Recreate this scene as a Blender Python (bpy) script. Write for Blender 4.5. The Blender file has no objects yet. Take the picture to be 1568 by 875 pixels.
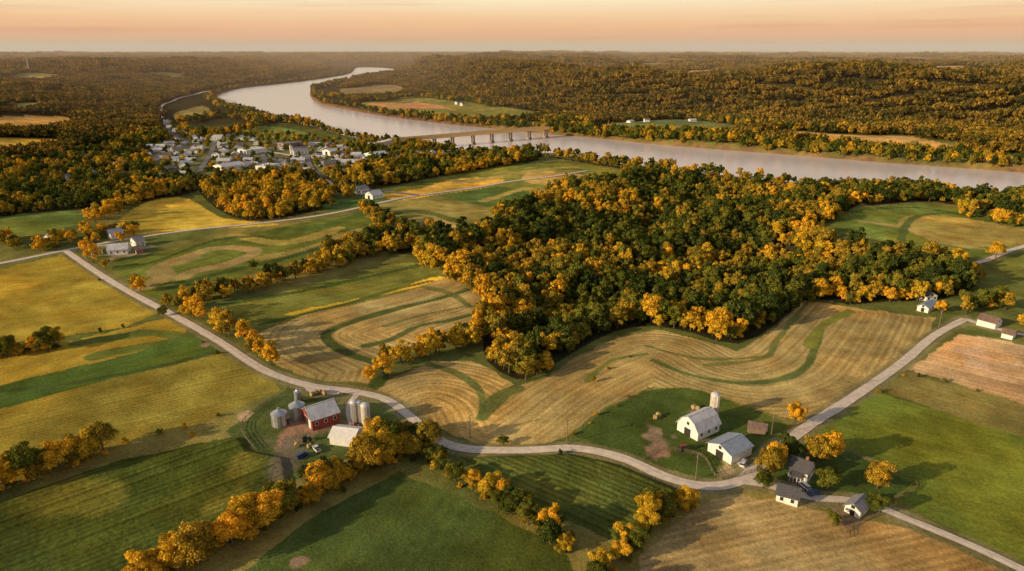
import bpy, math, numpy as np, random
from mathutils import Vector, Matrix
random.seed(4); rs=np.random.RandomState(7)
scene=bpy.context.scene
# ------------------------------------------------------------------ camera / survey mapping
CZ=120.0; PITCH=math.radians(19.03); F=1045.33
cam=bpy.data.cameras.new("camera"); cam.lens=24; cam.sensor_width=36; cam.clip_start=1; cam.clip_end=90000
co=bpy.data.objects.new("camera",cam); scene.collection.objects.link(co)
co.location=(0,0,CZ); co.rotation_euler=(math.pi/2-PITCH,0,0); scene.camera=co
COSP,SINP=math.cos(PITCH),math.sin(PITCH)
def rays(pts):
    p=np.array(pts,float); dx=(p[:,0]-784)/F; dy=(437.5-p[:,1])/F
    return np.stack([dx,COSP+SINP*dy,-SINP+COSP*dy],1)
def plane_pts(pts,z=0.0):
    d=rays(pts); t=(z-CZ)/d[:,2]; return np.stack([d[:,0]*t,d[:,1]*t],1)
# ------------------------------------------------------------------ noise & geometry helpers
TB=rs.rand(256,256)
def vn(x,y):
    xi=np.floor(x).astype(int); yi=np.floor(y).astype(int); fx=x-xi; fy=y-yi
    fx=fx*fx*(3-2*fx); fy=fy*fy*(3-2*fy); a=xi&255; b=yi&255; a1=(a+1)&255; b1=(b+1)&255
    return (TB[a,b]*(1-fx)+TB[a1,b]*fx)*(1-fy)+(TB[a,b1]*(1-fx)+TB[a1,b1]*fx)*fy
def fbm(x,y,s,o=3,ox=0):
    r=0;A=1;T=0
    for i in range(o):
        r=r+A*vn(x/s+ox+i*17.3,y/s+ox*1.7+i*9.1);T+=A;A*=.5;s=s*.5
    return r/T
def sst(t):
    t=np.clip(t,0,1); return t*t*(3-2*t)
def pdist(x,y,pl,closed=False,pad=None):
    pl=np.asarray(pl); n=len(pl); D=np.full(x.shape,1e9)
    if pad is not None:
        m=(x>pl[:,0].min()-pad)&(x<pl[:,0].max()+pad)&(y>pl[:,1].min()-pad)&(y<pl[:,1].max()+pad)
        if m.any(): D[m]=pdist(x[m],y[m],pl,closed)
        return D
    for i in range(n if closed else n-1):
        a=pl[i];b=pl[(i+1)%n];e=b-a;L=e@e+1e-9
        t=np.clip(((x-a[0])*e[0]+(y-a[1])*e[1])/L,0,1)
        D=np.minimum(D,(x-a[0]-t*e[0])**2+(y-a[1]-t*e[1])**2)
    return np.sqrt(D)
def pip(x,y,pl):
    pl=np.asarray(pl); r=np.zeros(x.shape,bool)
    m=(x>pl[:,0].min())&(x<pl[:,0].max())&(y>pl[:,1].min())&(y<pl[:,1].max())
    if not m.any(): return r
    X=x[m];Y=y[m];c=np.zeros(X.shape,bool);n=len(pl)
    for i in range(n):
        x1,y1=pl[i];x2,y2=pl[(i+1)%n]
        if y1==y2: continue
        c^=((y1>Y)!=(y2>Y))&(X<(x2-x1)*(Y-y1)/(y2-y1)+x1)
    r[m]=c; return r
def sdist(x,y,pl,pad):
    D=pdist(x,y,pl,True,pad); return np.where(pip(x,y,pl),D,-D)
def smooth(pl,closed=False,k=4):
    P=np.asarray(pl,float);n=len(P);out=[]
    for i in range(n if closed else n-1):
        if closed: a,b,c,d=P[i-1],P[i],P[(i+1)%n],P[(i+2)%n]
        else: a,b,c,d=P[max(i-1,0)],P[i],P[i+1],P[min(i+2,n-1)]
        for j in range(k):
            t=j/k
            out.append(.5*((2*b)+(c-a)*t+(2*a-5*b+4*c-d)*t*t+(3*b-a-3*c+d)*t**3))
    if not closed: out.append(P[-1])
    return np.array(out)
# ------------------------------------------------------------------ terrain
WZ=-6.0
river=smooth(plane_pts([(548,104),(540,112),(500,120),(440,128),(375,135),(338,146),(335,158),(370,172),(420,185),(480,197),(540,210),(580,218),(640,227),(700,235),(760,240),(830,240),(900,246),(980,258),(1060,270),(1150,281),(1250,290),(1350,297),(1450,302),(1568,308),(1800,325),(2100,345),
 (2100,300),(1800,283),(1568,266),(1400,254),(1250,242),(1100,230),(1000,222),(900,212),(830,206),(760,199),(700,193),(640,186),(580,178),(520,167),(482,158),(470,145),(480,135),(520,125),(570,118),(600,112),(605,107),(580,104)],WZ),True,3)
platR=np.vstack([plane_pts([(620,109),(618,118),(640,130),(690,147),(790,165),(880,176),(1000,181),(1100,185),(1250,193),(1400,196),(1568,202),(1900,208),(2400,215)]),[[9000,1200],[40000,4000],[40000,40000],[4000,40000]]])
platL=np.vstack([plane_pts([(500,106),(455,113),(430,119),(330,131),(262,150),(240,170),(222,195),(190,212),(100,232),(0,245),(-300,270),(-900,300)]),[[-9000,1200],[-40000,4000],[-40000,40000],[-12000,40000]]])
forest=smooth(plane_pts([(740,460),(690,412),(640,395),(650,375),(730,362),(760,335),(830,312),(860,292),(920,285),(1000,268),(1100,287),(1180,300),(1320,302),(1290,332),(1250,352),(1310,385),(1400,395),(1470,405),(1492,440),(1445,462),(1360,462),(1300,465),(1240,455),(1190,495),(1130,530),(1060,512),(1000,500),(940,508),(880,538),(830,570),(790,580),(745,550),(740,520),(735,490)]),True,2)
def H(x,y):
    x=np.asarray(x,float);y=np.asarray(y,float); r=np.hypot(x,y)
    z=1.3*np.sin(x/31+.8*np.sin(y/55))+1.2*np.sin(y/37+1.3+.7*np.sin(x/49))+1.0*np.sin((x+y)/62)
    z=z*np.clip((r-60)/120,.3,1)
    fs=sst(sdist(x,y,forest,10)/45); z=z+fs*(-6+34*(fbm(x,y,85,2,3)-.5))
    dR=sdist(x,y,platR,10); sr=sst(dR/(200+120*(fbm(x,y,300,2,61)-.5)))
    # wooded spurs and hollows: broad ridges running back from the river
    sp1=np.sin(x/95+2.2*fbm(x,y,600,2,5)*3+y/420)*.5+.5
    z=z+sr*(62-14*sst((dR-350)/1400)+55*(fbm(x,y,620,2,5)-.5)+34*(sp1-.5)*(1-.5*sst((dR-500)/1500)))
    dL=sdist(x,y,platL,10); sl=sst(dL/600)
    z=z+sl*(50+55*(fbm(x,y,800,3,11)-.5))+sst(dL/200)*26*(fbm(x,y,300,2,2)-.42)
    far=sst((r-6000)/2500)*(1-np.maximum(sr,sl)); z=z+far*60
    z=z+sst((r-9000)/6000)*60*(fbm(x,y,3500,3,21)-.55)
    z=np.where(z>85,85+(z-85)*.45,z)
    k=sst((sdist(x,y,river,60)+16)/16); z=z*(1-k)-11*k
    return z
def G(pts):
    d=rays(pts); t=np.geomspace(100,30000,330); n=len(d)
    X=d[:,:1]*t;Y=d[:,1:2]*t;Z=CZ+d[:,2:3]*t
    D=Z-H(X.ravel(),Y.ravel()).reshape(X.shape)
    out=[]
    for i in range(n):
        w=np.where(D[i]<0)[0]
        if len(w)==0: tt=t[-1]
        else:
            j=max(w[0],1); a,b=D[i,j-1],D[i,j]; tt=t[j-1]+(t[j]-t[j-1])*a/(a-b)
        out.append(d[i,:2]*tt)
    return np.array(out)
def hz(x,y): return float(H(np.array([x]),np.array([y]))[0])
# ------------------------------------------------------------------ materials
def nmat(name):
    m=bpy.data.materials.new(name); m.use_nodes=True; nt=m.node_tree; nt.nodes.clear()
    o=nt.nodes.new("ShaderNodeOutputMaterial"); return m,nt,o
def L(nt,a,b): nt.links.new(a,b)
def mathn(nt,op,a,b=None,clamp=False):
    n=nt.nodes.new("ShaderNodeMath");n.operation=op;n.use_clamp=clamp
    for i,v in enumerate([a,b]):
        if v is None: continue
        if isinstance(v,(int,float)): n.inputs[i].default_value=v
        else: L(nt,v,n.inputs[i])
    return n.outputs[0]
def noise(nt,vec,scale,detail=3,rough=.55):
    n=nt.nodes.new("ShaderNodeTexNoise");n.inputs['Scale'].default_value=scale;n.inputs['Detail'].default_value=detail;n.inputs['Roughness'].default_value=rough
    L(nt,vec,n.inputs['Vector']);return n.outputs['Fac']
def mrange(nt,v,a,b,c,d):
    n=nt.nodes.new("ShaderNodeMapRange");L(nt,v,n.inputs[0])
    for i,q in enumerate([a,b,c,d]): n.inputs[i+1].default_value=q
    return n.outputs[0]
def vscale(nt,col,f):
    n=nt.nodes.new("ShaderNodeVectorMath");n.operation='SCALE';L(nt,col,n.inputs[0])
    if isinstance(f,(int,float)): n.inputs['Scale'].default_value=f
    else: L(nt,f,n.inputs['Scale'])
    return n.outputs[0]
def pmat(name,c,rough=.7,ns=1.5,var=.25,metal=0,ribs=0,bump=.0):
    m,nt,o=nmat(name); p=nt.nodes.new("ShaderNodeBsdfPrincipled")
    tc=nt.nodes.new("ShaderNodeTexCoord").outputs['Object']
    f=noise(nt,tc,ns,5); f=mrange(nt,f,.3,.7,1-var,1+var*.6)
    rgb=nt.nodes.new("ShaderNodeRGB");rgb.outputs[0].default_value=(*c,1)
    if ribs:
        w=nt.nodes.new("ShaderNodeTexWave");w.bands_direction='X';w.inputs['Scale'].default_value=ribs;L(nt,tc,w.inputs['Vector'])
        f=mathn(nt,'MULTIPLY',f,mrange(nt,w.outputs['Fac'],0,1,.8,1.05))
    L(nt,vscale(nt,rgb.outputs[0],f),p.inputs['Base Color'])
    p.inputs['Roughness'].default_value=rough;p.inputs['Metallic'].default_value=metal
    L(nt,p.outputs[0],o.inputs[0]);return m
def leafmat(name,a,b):
    m,nt,o=nmat(name); oi=nt.nodes.new("ShaderNodeObjectInfo").outputs['Random']
    mx=nt.nodes.new("ShaderNodeMix");mx.data_type='RGBA';mx.inputs[6].default_value=(*a,1);mx.inputs[7].default_value=(*b,1)
    at=nt.nodes.new("ShaderNodeAttribute");at.attribute_name="lv"
    hu=nt.nodes.new("ShaderNodeAttribute");hu.attribute_name="hue"
    f=mathn(nt,'ADD',mathn(nt,'MULTIPLY',oi,.7),mathn(nt,'SUBTRACT',hu.outputs['Fac'],.35),True)
    L(nt,f,mx.inputs[0]); c=vscale(nt,mx.outputs[2],at.outputs['Fac'])
    d=nt.nodes.new("ShaderNodeBsdfDiffuse");t=nt.nodes.new("ShaderNodeBsdfTranslucent");ms=nt.nodes.new("ShaderNodeMixShader");ms.inputs[0].default_value=.14
    L(nt,c,d.inputs[0]);L(nt,c,t.inputs[0]);L(nt,d.outputs[0],ms.inputs[1]);L(nt,t.outputs[0],ms.inputs[2]);L(nt,ms.outputs[0],o.inputs[0]);return m
M={}
M['white']=pmat("white_paint",(.78,.76,.73),.6,.8,.15)
M['red']=pmat("red_barn_boards",(.3,.05,.035),.8,1.5,.35)
M['roofw']=pmat("pale_metal_roof",(.62,.62,.64),.5,.5,.25,.1,2.2)
M['roofb']=pmat("blue_grey_metal_roof",(.34,.4,.48),.45,.5,.2,.2,2.2)
M['roofd']=pmat("dark_shingle_roof",(.09,.085,.09),.85,2,.35)
M['roofr']=pmat("rusty_roof",(.2,.13,.1),.7,.8,.4)
M['roofg']=pmat("grey_shingle_roof",(.27,.26,.27),.8,2,.3)
M['brick']=pmat("brick_wall",(.3,.14,.09),.85,3,.3)
M['tanw']=pmat("tan_siding",(.5,.42,.3),.7,1,.2)
M['steel']=pmat("galvanised_steel",(.5,.52,.54),.35,.7,.2,.7)
M['conc']=pmat("concrete",(.5,.46,.4),.85,.8,.25)
M['pier']=pmat("bridge_pier_concrete",(.3,.24,.19),.9,.5,.25)
M['girder']=pmat("bridge_girder_paint",(.85,.55,.18),.6,.5,.1)
M['glass']=pmat("window_glass",(.03,.035,.045),.12,1,.1)
M['dark']=pmat("dark_opening",(.03,.025,.02),.9,1,.2)
M['wood']=pmat("weathered_wood",(.2,.15,.1),.9,3,.3)
M['bark']=pmat("bark",(.11,.08,.055),.9,4,.3)
M['rubber']=pmat("tyre_rubber",(.02,.02,.02),.8,4,.2)
M['gravel']=pmat("gravel_road_surface",(.68,.57,.46),.95,.5,.22)
M['asph']=pmat("asphalt",(.2,.18,.16),.9,.4,.25)
M['line']=pmat("road_line_paint",(.7,.65,.5),.7,1,.2)
M['hay']=pmat("hay",(.42,.31,.13),.95,5,.3)
for k,c in dict(carred=(.3,.03,.02),carwhite=(.7,.7,.7),carblue=(.05,.09,.2),tgreen=(.03,.13,.03)).items(): M[k]=pmat(k+"_paint",c,.3,1,.05)
LM={'green':leafmat("foliage_green",(.08,.105,.017),(.2,.185,.027)),
    'dark':leafmat("foliage_dark",(.034,.054,.014),(.09,.105,.02)),
    'gold':leafmat("foliage_gold",(.44,.33,.028),(.8,.42,.03)),
    'rust':leafmat("foliage_olive_gold",(.2,.175,.025),(.46,.28,.03)),
    'far':leafmat("foliage_distant",(.045,.058,.016),(.36,.22,.035))}
# ------------------------------------------------------------------ mesh builder
class MB:
    def __init__(s): s.v=[];s.f=[];s.m=[];s.mats=[]
    def mi(s,k):
        if k not in s.mats: s.mats.append(k)
        return s.mats.index(k)
    def add(s,vs,fs,k,T=None):
        o=len(s.v); s.v+=[tuple(T@Vector(q)) if T else tuple(q) for q in vs]; i=s.mi(k)
        for f in fs: s.f.append([o+a for a in f]); s.m.append(i)
    def box(s,x,y,z,a,b,c,k,T=None):
        vs=[(x+i*a/2,y+j*b/2,z+l*c/2) for l in(-1,1) for j in(-1,1) for i in(-1,1)]
        s.add(vs,[(0,2,3,1),(4,5,7,6),(0,1,5,4),(2,6,7,3),(0,4,6,2),(1,3,7,5)],k,T)
    def prof(s,pr,x0,x1,k,T=None):
        n=len(pr); vs=[(x0,y,z) for y,z in pr]+[(x1,y,z) for y,z in pr]
        s.add(vs,[tuple(range(n))[::-1],tuple(range(n,2*n))]+[(i,(i+1)%n,n+(i+1)%n,n+i) for i in range(n)],k,T)
    def lathe(s,pr,k,n=24,c=(0,0,0),T=None):
        vs=[];m=len(pr)
        for r,z in pr:
            for i in range(n):
                a=2*math.pi*i/n; vs.append((c[0]+r*math.cos(a),c[1]+r*math.sin(a),c[2]+z))
        fs=[(j*n+i,j*n+(i+1)%n,(j+1)*n+(i+1)%n,(j+1)*n+i) for j in range(m-1) for i in range(n)]
        fs+=[tuple(range(n))[::-1],tuple(range((m-1)*n,m*n))]
        s.add(vs,fs,k,T)
    def mesh(s,name):
        me=bpy.data.meshes.new(name); me.from_pydata(s.v,[],s.f)
        for k in s.mats: me.materials.append(M[k])
        me.polygons.foreach_set("material_index",s.m); me.update(); return me
def place(name,me,x,y,rz=0,z=None,sc=1):
    o=bpy.data.objects.new(name,me); scene.collection.objects.link(o)
    o.location=(x,y,hz(x,y) if z is None else z); o.rotation_euler=(0,0,rz); o.scale=(sc,)*3 if not isinstance(sc,tuple) else sc
    return o
def bmesh_building(name,Ln,W,wh,rh,wall,roof,kind='gable',wins=True,door='big',chim=False,trim='white'):
    b=MB(); w=W/2
    if kind=='gable': top=[(w,wh),(0,wh+rh),(-w,wh)]
    elif kind=='gambrel': top=[(w,wh),(w*.62,wh+rh*.62),(0,wh+rh),(-w*.62,wh+rh*.62),(-w,wh)]
    else: top=[(w,wh),(-w,wh)]
    b.prof([(-w,-1),(w,-1)]+top,-Ln/2,Ln/2,wall)
    if kind=='flat':
        b.box(0,0,wh+.16,Ln+.3,W+.3,.3,roof); 
        for i in range(2): b.box(Ln*(.2-.4*i),W*.1,wh+.8,1.8,1.5,.9,'steel')
    else:
        o=.45; sl=(top[1][1]-top[0][1])/(top[0][0]-top[1][0])
        up=[(w+o,wh-o*sl+.06)]+[(y,z+.06) for y,z in top[1:-1]]+[(-w-o,wh-o*sl+.06)]
        lo=[(y,z+.17) for y,z in up]
        b.prof(up+lo[::-1],-Ln/2-.45,Ln/2+.45,roof)
        b.box(0,0,wh+rh+.25,Ln+.95,.35,.08,roof)
    for sx in(-1,1):
        X=sx*(Ln/2+.03)
        if door=='big' and sx==-1:
            b.box(X,0,wh*.42,.06,W*.3,wh*.84,'dark'); b.box(X+sx*.05,0,wh*.87,.06,W*.4,.15,trim)
            b.box(X+sx*.05,-W*.27,wh*.42,.07,W*.2,wh*.82,trim)
        if wins or door!='big':
            for yy in(-W*.3,W*.3):
                if door=='big' and sx==-1: continue
                b.box(X,yy,wh*.55,.05,1.2,1.5,trim);b.box(X+sx*.02,yy,wh*.55,.06,.95,1.2,'glass')
        if kind!='flat': b.box(X,0,wh+rh*.35,.05,1.0,1.1,'dark' if door=='big' else 'glass')
    n=max(2,int(Ln/3.2))
    for sy in(-1,1):
        Y=sy*(w+.03)
        for i in range(n):
            x=-Ln/2+Ln*(i+.5)/n
            if door!='big' and i==n//2:
                b.box(x,Y,1.0,1.0,.06,2.1,'wood'); b.box(x,Y+sy*.6,.05,1.8,1.1,.3,'conc'); continue
            if wins: b.box(x,Y,wh*.55,1.15,.05,1.4,trim);b.box(x,Y+sy*.02,wh*.55,.9,.06,1.15,'glass')
    if chim: b.box(Ln*.2,0.5,wh+rh+.2,.8,.8,1.8,'brick')
    if door=='porch' :
        b.box(0,-w-1.2,.1,Ln*.6,2.2,.3,'wood')
        for i in range(4): b.box(-Ln*.28+i*Ln*.56/3,-w-2.1,1.3,.15,.15,2.4,'white')
        b.prof([(-w-.0,2.9),(-w-2.5,2.5),(-w-2.5,2.62),(-w-.0,3.05)],-Ln*.32,Ln*.32,roof)
    return b.mesh(name)
def building(name,p1,p2,W,wh,rh,wall,roof,**k):
    q=G([p1,p2]); c=q.mean(0); d=q[1]-q[0]; Ln=k.pop('Ln',None) or float(np.hypot(*d))
    me=bmesh_building(name,Ln,W,wh,rh,wall,roof,**k)
    return place(name,me,c[0],c[1],math.atan2(d[1],d[0]))
# ------------------------------------------------------------------ layout data
DG=(.05,.068,.017);YG=(.3,.215,.032);GO=(.5,.32,.06);TN=(.36,.265,.14);DI=(.24,.15,.10)
fields=[ # poly, colour, rows, amp, period, smooth, corn
 ([(0,412),(95,390),(240,480),(190,502),(0,527)],(.27,.205,.032),('L',(0,450),(180,430)),.5,2.2,0,0),
 ([(-80,430),(0,412),(0,527),(-80,545)],(.27,.205,.032),('L',(0,450),(180,430)),.5,2.2,0,0),
 ([(-80,560),(120,520),(255,488),(285,505),(230,535),(0,592),(-80,605)],YG,('L',(0,570),(250,510)),.4,2.2,1,0),
 ([(-80,605),(0,590),(200,542),(300,512),(335,540),(0,626),(-80,645)],(.055,.092,.02),('L',(0,600),(300,525)),.4,2.0,1,0),
 ([(-80,645),(0,626),(335,542),(415,572),(425,598),(330,640),(190,680),(0,706),(-80,720)],(.19,.16,.03),('L',(0,670),(400,580)),.55,1.8,0,0),
 ([(440,905),(340,900),(480,790),(612,722),(700,760),(860,840),(900,900)],(.055,.08,.02),('L',(500,875),(620,730)),.25,4,0,0),
 ([(-80,790),(0,770),(185,705),(370,668),(385,690),(440,700),(452,752),(380,800),(200,880),(-80,960)],(.048,.068,.016),('L',(0,850),(400,700)),1.1,2.0,0,1),
 ([(705,700),(800,696),(870,694),(950,712),(1045,752),(1040,772),(945,832),(880,800),(790,762)],(.065,.08,.018),('L',(700,700),(950,810)),1.0,2.0,0,1),
 ([(985,850),(1062,775),(1115,758),(1190,765),(1290,790),(1400,812),(1600,900),(1600,960),(960,960)],(.27,.2,.085),('L',(985,850),(1290,785)),.6,2.4,0,0),
 ([(575,600),(598,582),(660,553),(720,553),(760,570),(790,592),(830,582),(880,548),(950,515),(1010,505),(1070,520),(1130,538),(1190,500),(1230,460),(1300,470),(1435,488),(1405,535),(1340,578),(1235,642),(1200,640),(1110,610),(1050,592),(990,595),(930,622),(870,668),(830,680),(740,683),(695,668),(650,645)],(.3,.225,.085),('C',[(575,650),(650,608),(700,620),(735,672),(790,650),(860,600),(950,555),(1010,540),(1070,570),(1150,588),(1225,572),(1262,540),(1310,478)]),.9,2.6,0,0),
 ([(318,478),(400,455),(560,415),(630,402),(684,412),(672,426),(560,468),(385,503)],(.16,.165,.035),('L',(320,480),(640,410)),.5,3,1,0),
 ([(440,480),(560,455),(660,425),(680,428),(600,448),(470,480)],(.62,.44,.05),None,0,1,1,0),
 ([(380,515),(470,482),(560,463),(680,425),(765,437),(735,485),(600,545),(572,588),(480,582),(430,562),(395,535)],(.3,.225,.085),('C',[(740,430),(680,452),(600,475),(515,500),(500,520),(540,540),(580,560),(572,590)]),.85,3.0,0,0),
 ([(170,402),(250,385),(420,350),(560,325),(590,350),(500,385),(380,420),(300,440),(262,468),(215,450)],(.105,.125,.025),('C',[(180,420),(260,395),(330,375),(420,385),(500,365),(580,340)]),.7,3.5,0,0),
 ([(190,330),(235,307),(290,305),(345,335),(430,345),(300,352),(205,365),(170,362)],(.4,.29,.045),('L',(180,350),(400,330)),.5,4,1,0),
 ([(555,322),(660,302),(765,322),(745,350),(720,362),(640,358),(590,345)],(.22,.18,.05),('C',[(560,330),(620,325),(680,335),(740,330)]),.7,5,1,0),
 ([(575,300),(640,276),(780,250),(900,252),(985,270),(950,286),(860,290),(780,322),(690,302),(640,297)],(.15,.16,.035),('L',(600,295),(880,262)),.7,6,0,0),
 ([(660,296),(760,285),(850,300),(790,322),(740,316)],(.08,.12,.03),('L',(600,295),(880,262)),.4,6,0,0),
 ([(580,300),(640,290),(690,275),(750,272),(770,280),(680,297),(620,306)],GO,('L',(600,295),(880,262)),.4,5,1,0),
 ([(820,262),(900,270),(870,285),(800,278)],(.38,.26,.08),None,0,1,1,0),
 ([(1250,352),(1315,318),(1420,312),(1480,322),(1600,345),(1600,372),(1500,398),(1420,382)],(.13,.165,.035),('C',[(1260,350),(1350,335),(1400,350),(1480,370),(1600,378)]),.6,4,0,0),
 ([(1375,345),(1395,330),(1480,335),(1600,362),(1500,378),(1420,365)],(.28,.22,.06),('C',[(1260,350),(1350,335),(1400,350),(1480,370),(1600,378)]),.5,4,1,0),
 ([(1478,412),(1600,378),(1600,480),(1500,440)],(.14,.15,.035),None,.2,3,0,0),
 ([(1388,565),(1470,512),(1540,522),(1640,545),(1640,640)],(.38,.255,.13),('L',(1388,565),(1600,620)),.45,3,0,0),
 ([(1345,598),(1385,570),(1640,642),(1640,690)],(.18,.15,.045),('L',(1388,565),(1600,620)),.35,3,0,0),
 ([(1242,658),(1342,600),(1640,690),(1640,900),(1372,768),(1395,738),(1300,690)],(.12,.155,.026),('L',(1250,660),(1600,760)),.3,4,0,0),
 ([(880,668),(930,625),(990,597),(1055,593),(1110,612),(1200,645),(1218,668),(1155,718),(1080,738),(960,698)],(.065,.095,.022),None,.1,3,0,0),
 ([(1165,725),(1230,665),(1300,692),(1395,740),(1365,768),(1240,750)],(.06,.09,.022),None,.1,3,0,0),
 ([(345,660),(440,592),(560,606),(620,640),(600,670),(500,720),(450,735),(390,690)],(.07,.09,.028),None,.1,3,0,0),
 ([(520,625),(560,606),(625,635),(650,662),(600,668),(560,660)],(.09,.11,.03),None,.1,3,0,0),
 # floodplain and beyond
 ([(545,162),(640,148),(800,168),(835,178),(740,188),(640,175)],(.18,.17,.045),('L',(545,162),(800,178)),.5,9,1,0),
 ([(560,160),(640,156),(700,168),(600,166)],(.44,.22,.1),None,0,1,0,0),
 ([(520,137),(600,130),(620,142),(560,150)],(.2,.15,.07),None,0,1,1,0),
 ([(318,206),(390,193),(470,204),(462,214),(330,218)],(.14,.18,.05),None,0,1,1,0),
 ([(265,175),(310,162),(325,172),(290,185)],(.2,.17,.06),None,0,1,1,0),
 ([(930,190),(1060,183),(1140,196),(1060,210),(960,203)],(.13,.16,.06),None,0,1,1,0),
 ([(1150,212),(1210,200),(1400,210),(1475,228),(1460,237),(1290,226)],(.42,.27,.1),('L',(1150,212),(1460,232)),.5,9,0,0),
 ([(1490,238),(1700,250),(1700,262),(1500,248)],(.42,.27,.13),None,0,1,0,0),
 ([(-60,183),(100,178),(115,190),(60,197),(-60,202)],(.46,.26,.07),None,0,1,1,0),
 ([(-60,214),(78,213),(100,222),(50,232),(-60,230)],(.46,.3,.05),None,0,1,1,0),
 ([(-60,266),(60,262),(75,270),(40,282),(-60,283)],(.1,.14,.035),None,0,1,1,0),
 ([(70,140),(120,138),(130,143),(80,145)],(.34,.25,.09),None,0,1,1,0),
 ([(20,160),(60,157),(70,163),(30,167)],(.22,.22,.06),None,0,1,1,0),
 ([(-60,345),(0,332),(100,323),(130,338),(60,360),(0,365),(-60,372)],(.10,.14,.035),('L',(0,350),(120,335)),.4,4,1,0),
 ([(-60,378),(0,372),(30,385),(95,382),(0,402),(-60,410)],(.15,.15,.04),None,.2,4,0,0),
 ([(500,310),(560,300),(590,306),(560,316),(500,325)],(.09,.14,.035),None,0,1,1,0),
]
NF=30
strips=[ # polyline, width m, colour
 ([(1000,552),(1060,575),(1150,587),(1225,570),(1250,530),(1262,497),(1300,476)],1.5,(.07,.105,.028)),
 ([(1240,530),(1258,500),(1300,478)],2.6,(.15,.16,.03)),
 ([(900,583),(935,553),(990,542)],1.3,(.12,.14,.035)),
 ([(990,530),(1060,548),(1120,550),(1180,545)],1.1,(.12,.13,.04)),
 ([(1080,560),(1170,548),(1190,520),(1235,465)],1.3,(.13,.14,.04)),
 ([(650,556),(700,572),(735,600),(738,640)],1.6,(.1,.125,.035)),
 ([(738,640),(760,610),(790,595)],3.4,(.09,.115,.03)),
 ([(735,440),(680,455),(600,475),(515,502),(500,520),(540,545),(585,560),(576,590)],2.4,(.05,.08,.022)),
 ([(740,478),(690,490),(640,500),(600,520),(560,530)],2.0,(.07,.1,.03)),
 ([(650,440),(690,450),(720,470)],2.5,(.12,.13,.04)),
 ([(590,500),(650,482),(720,468)],1.2,(.12,.13,.04)),
 ([(330,470),(440,450),(560,425),(640,407)],2.5,(.05,.08,.02)),
 ([(400,497),(520,468),(600,445),(660,430)],1.6,(.06,.09,.02)),
 ([(250,405),(330,380),(390,385),(350,405),(300,415),(280,425)],4.5,(.29,.21,.08)),
 ([(400,395),(480,380),(540,355),(580,350)],4.5,(.27,.21,.06)),
 ([(220,440),(250,425),(245,410),(290,395)],6,(.23,.17,.065)),
 ([(360,360),(430,372),(520,350)],5,(.3,.23,.055)),
 ([(440,352),(500,345),(550,330)],5,(.07,.105,.025)),
 ([(260,440),(330,420),(420,400),(520,370)],3,(.045,.07,.02)),
 ([(180,412),(240,400),(330,368),(400,362)],2.5,(.05,.075,.02)),
 ([(590,330),(650,325),(720,345)],4,(.07,.1,.03)),
 ([(620,345),(660,335),(700,350)],3,(.36,.26,.09)),
 ([(1320,340),(1390,350),(1440,372),(1500,380)],3,(.32,.23,.08)),
 ([(1300,325),(1400,318),(1480,330)],3,(.06,.1,.025)),
 ([(1380,372),(1385,350),(1410,330),(1480,325)],2.5,(.07,.1,.03)),
 ([(700,280),(780,268),(880,256)],6,(.3,.22,.07)),
 ([(740,308),(800,290),(860,296)],5,(.32,.24,.07)),
 ([(120,525),(225,510),(270,520),(150,545)],4,(.08,.11,.025)),
 ([(0,600),(120,585),(250,560),(330,540)],1.5,(.05,.07,.02)),
]
roads_px={'gravel_road':[[(100,384),(160,425),(240,470),(330,520),(400,565),(470,590),(540,600),(590,612),(630,640),(660,668),(710,687),(800,690),(880,687),(950,701),(1020,731),(1080,745),(1130,738),(1160,715),(1230,658),(1300,613),(1380,557),(1430,515),(1478,489)],
   [(-90,418),(0,404),(100,384),(200,366),(300,352),(420,340),(520,325),(640,300),(760,282),(850,270),(900,262)],
   [(1132,737),(1180,745),(1240,762),(1320,770),(1400,800),(1500,842),(1600,890)],
   [(1475,408),(1510,399),(1545,385),(1600,368)],[(1478,489),(1510,500),(1560,512),(1620,520)]]}
drives_px=[[(548,603),(536,620),(538,645),(560,662),(602,666)],[(1150,722),(1138,714),(1128,704)],[(1240,762),(1215,752)],[(1320,770),(1314,780)],[(470,592),(480,600),(520,602)],[(100,384),(140,378),(215,372)]]
streets_px=[[(246,165),(250,185),(285,205),(330,217),(400,230),(470,240),(540,232),(590,222),(612,219)],[(246,165),(262,157),(290,148),(330,140)],[(240,262),(330,255),(420,245),(520,232)],[(300,275),(380,262),(470,250),(560,240)],[(330,217),(320,240),(300,275)],[(400,230),(405,250),(390,270)],[(470,240),(480,262),(520,285),(640,300)],[(250,190),(280,215),(360,235),(440,246)],[(150,275),(240,262)],[(350,215),(430,222),(500,236)]]
dirt_px=[((470,660),9,DI),((440,668),6,DI),((410,675),5,(.18,.11,.08)),((375,637),3,(.36,.24,.15)),((500,652),6,DI),((1035,668),7,(.28,.19,.13)),((1060,630),4,(.18,.13,.1)),((1010,690),4,DI),((1130,712),5,TN),((470,690),8,(.13,.11,.07)),((458,862),2.0,(.25,.17,.12)),((316,528),3,(.28,.18,.13)),((1500,545),10,(.42,.29,.18)),((1005,640),3,DI),((1010,665),3,(.2,.15,.1)),((1300,790),4,(.2,.15,.09)),((190,385),12,(.25,.2,.13)),((1215,752),4,TN)]
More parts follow.
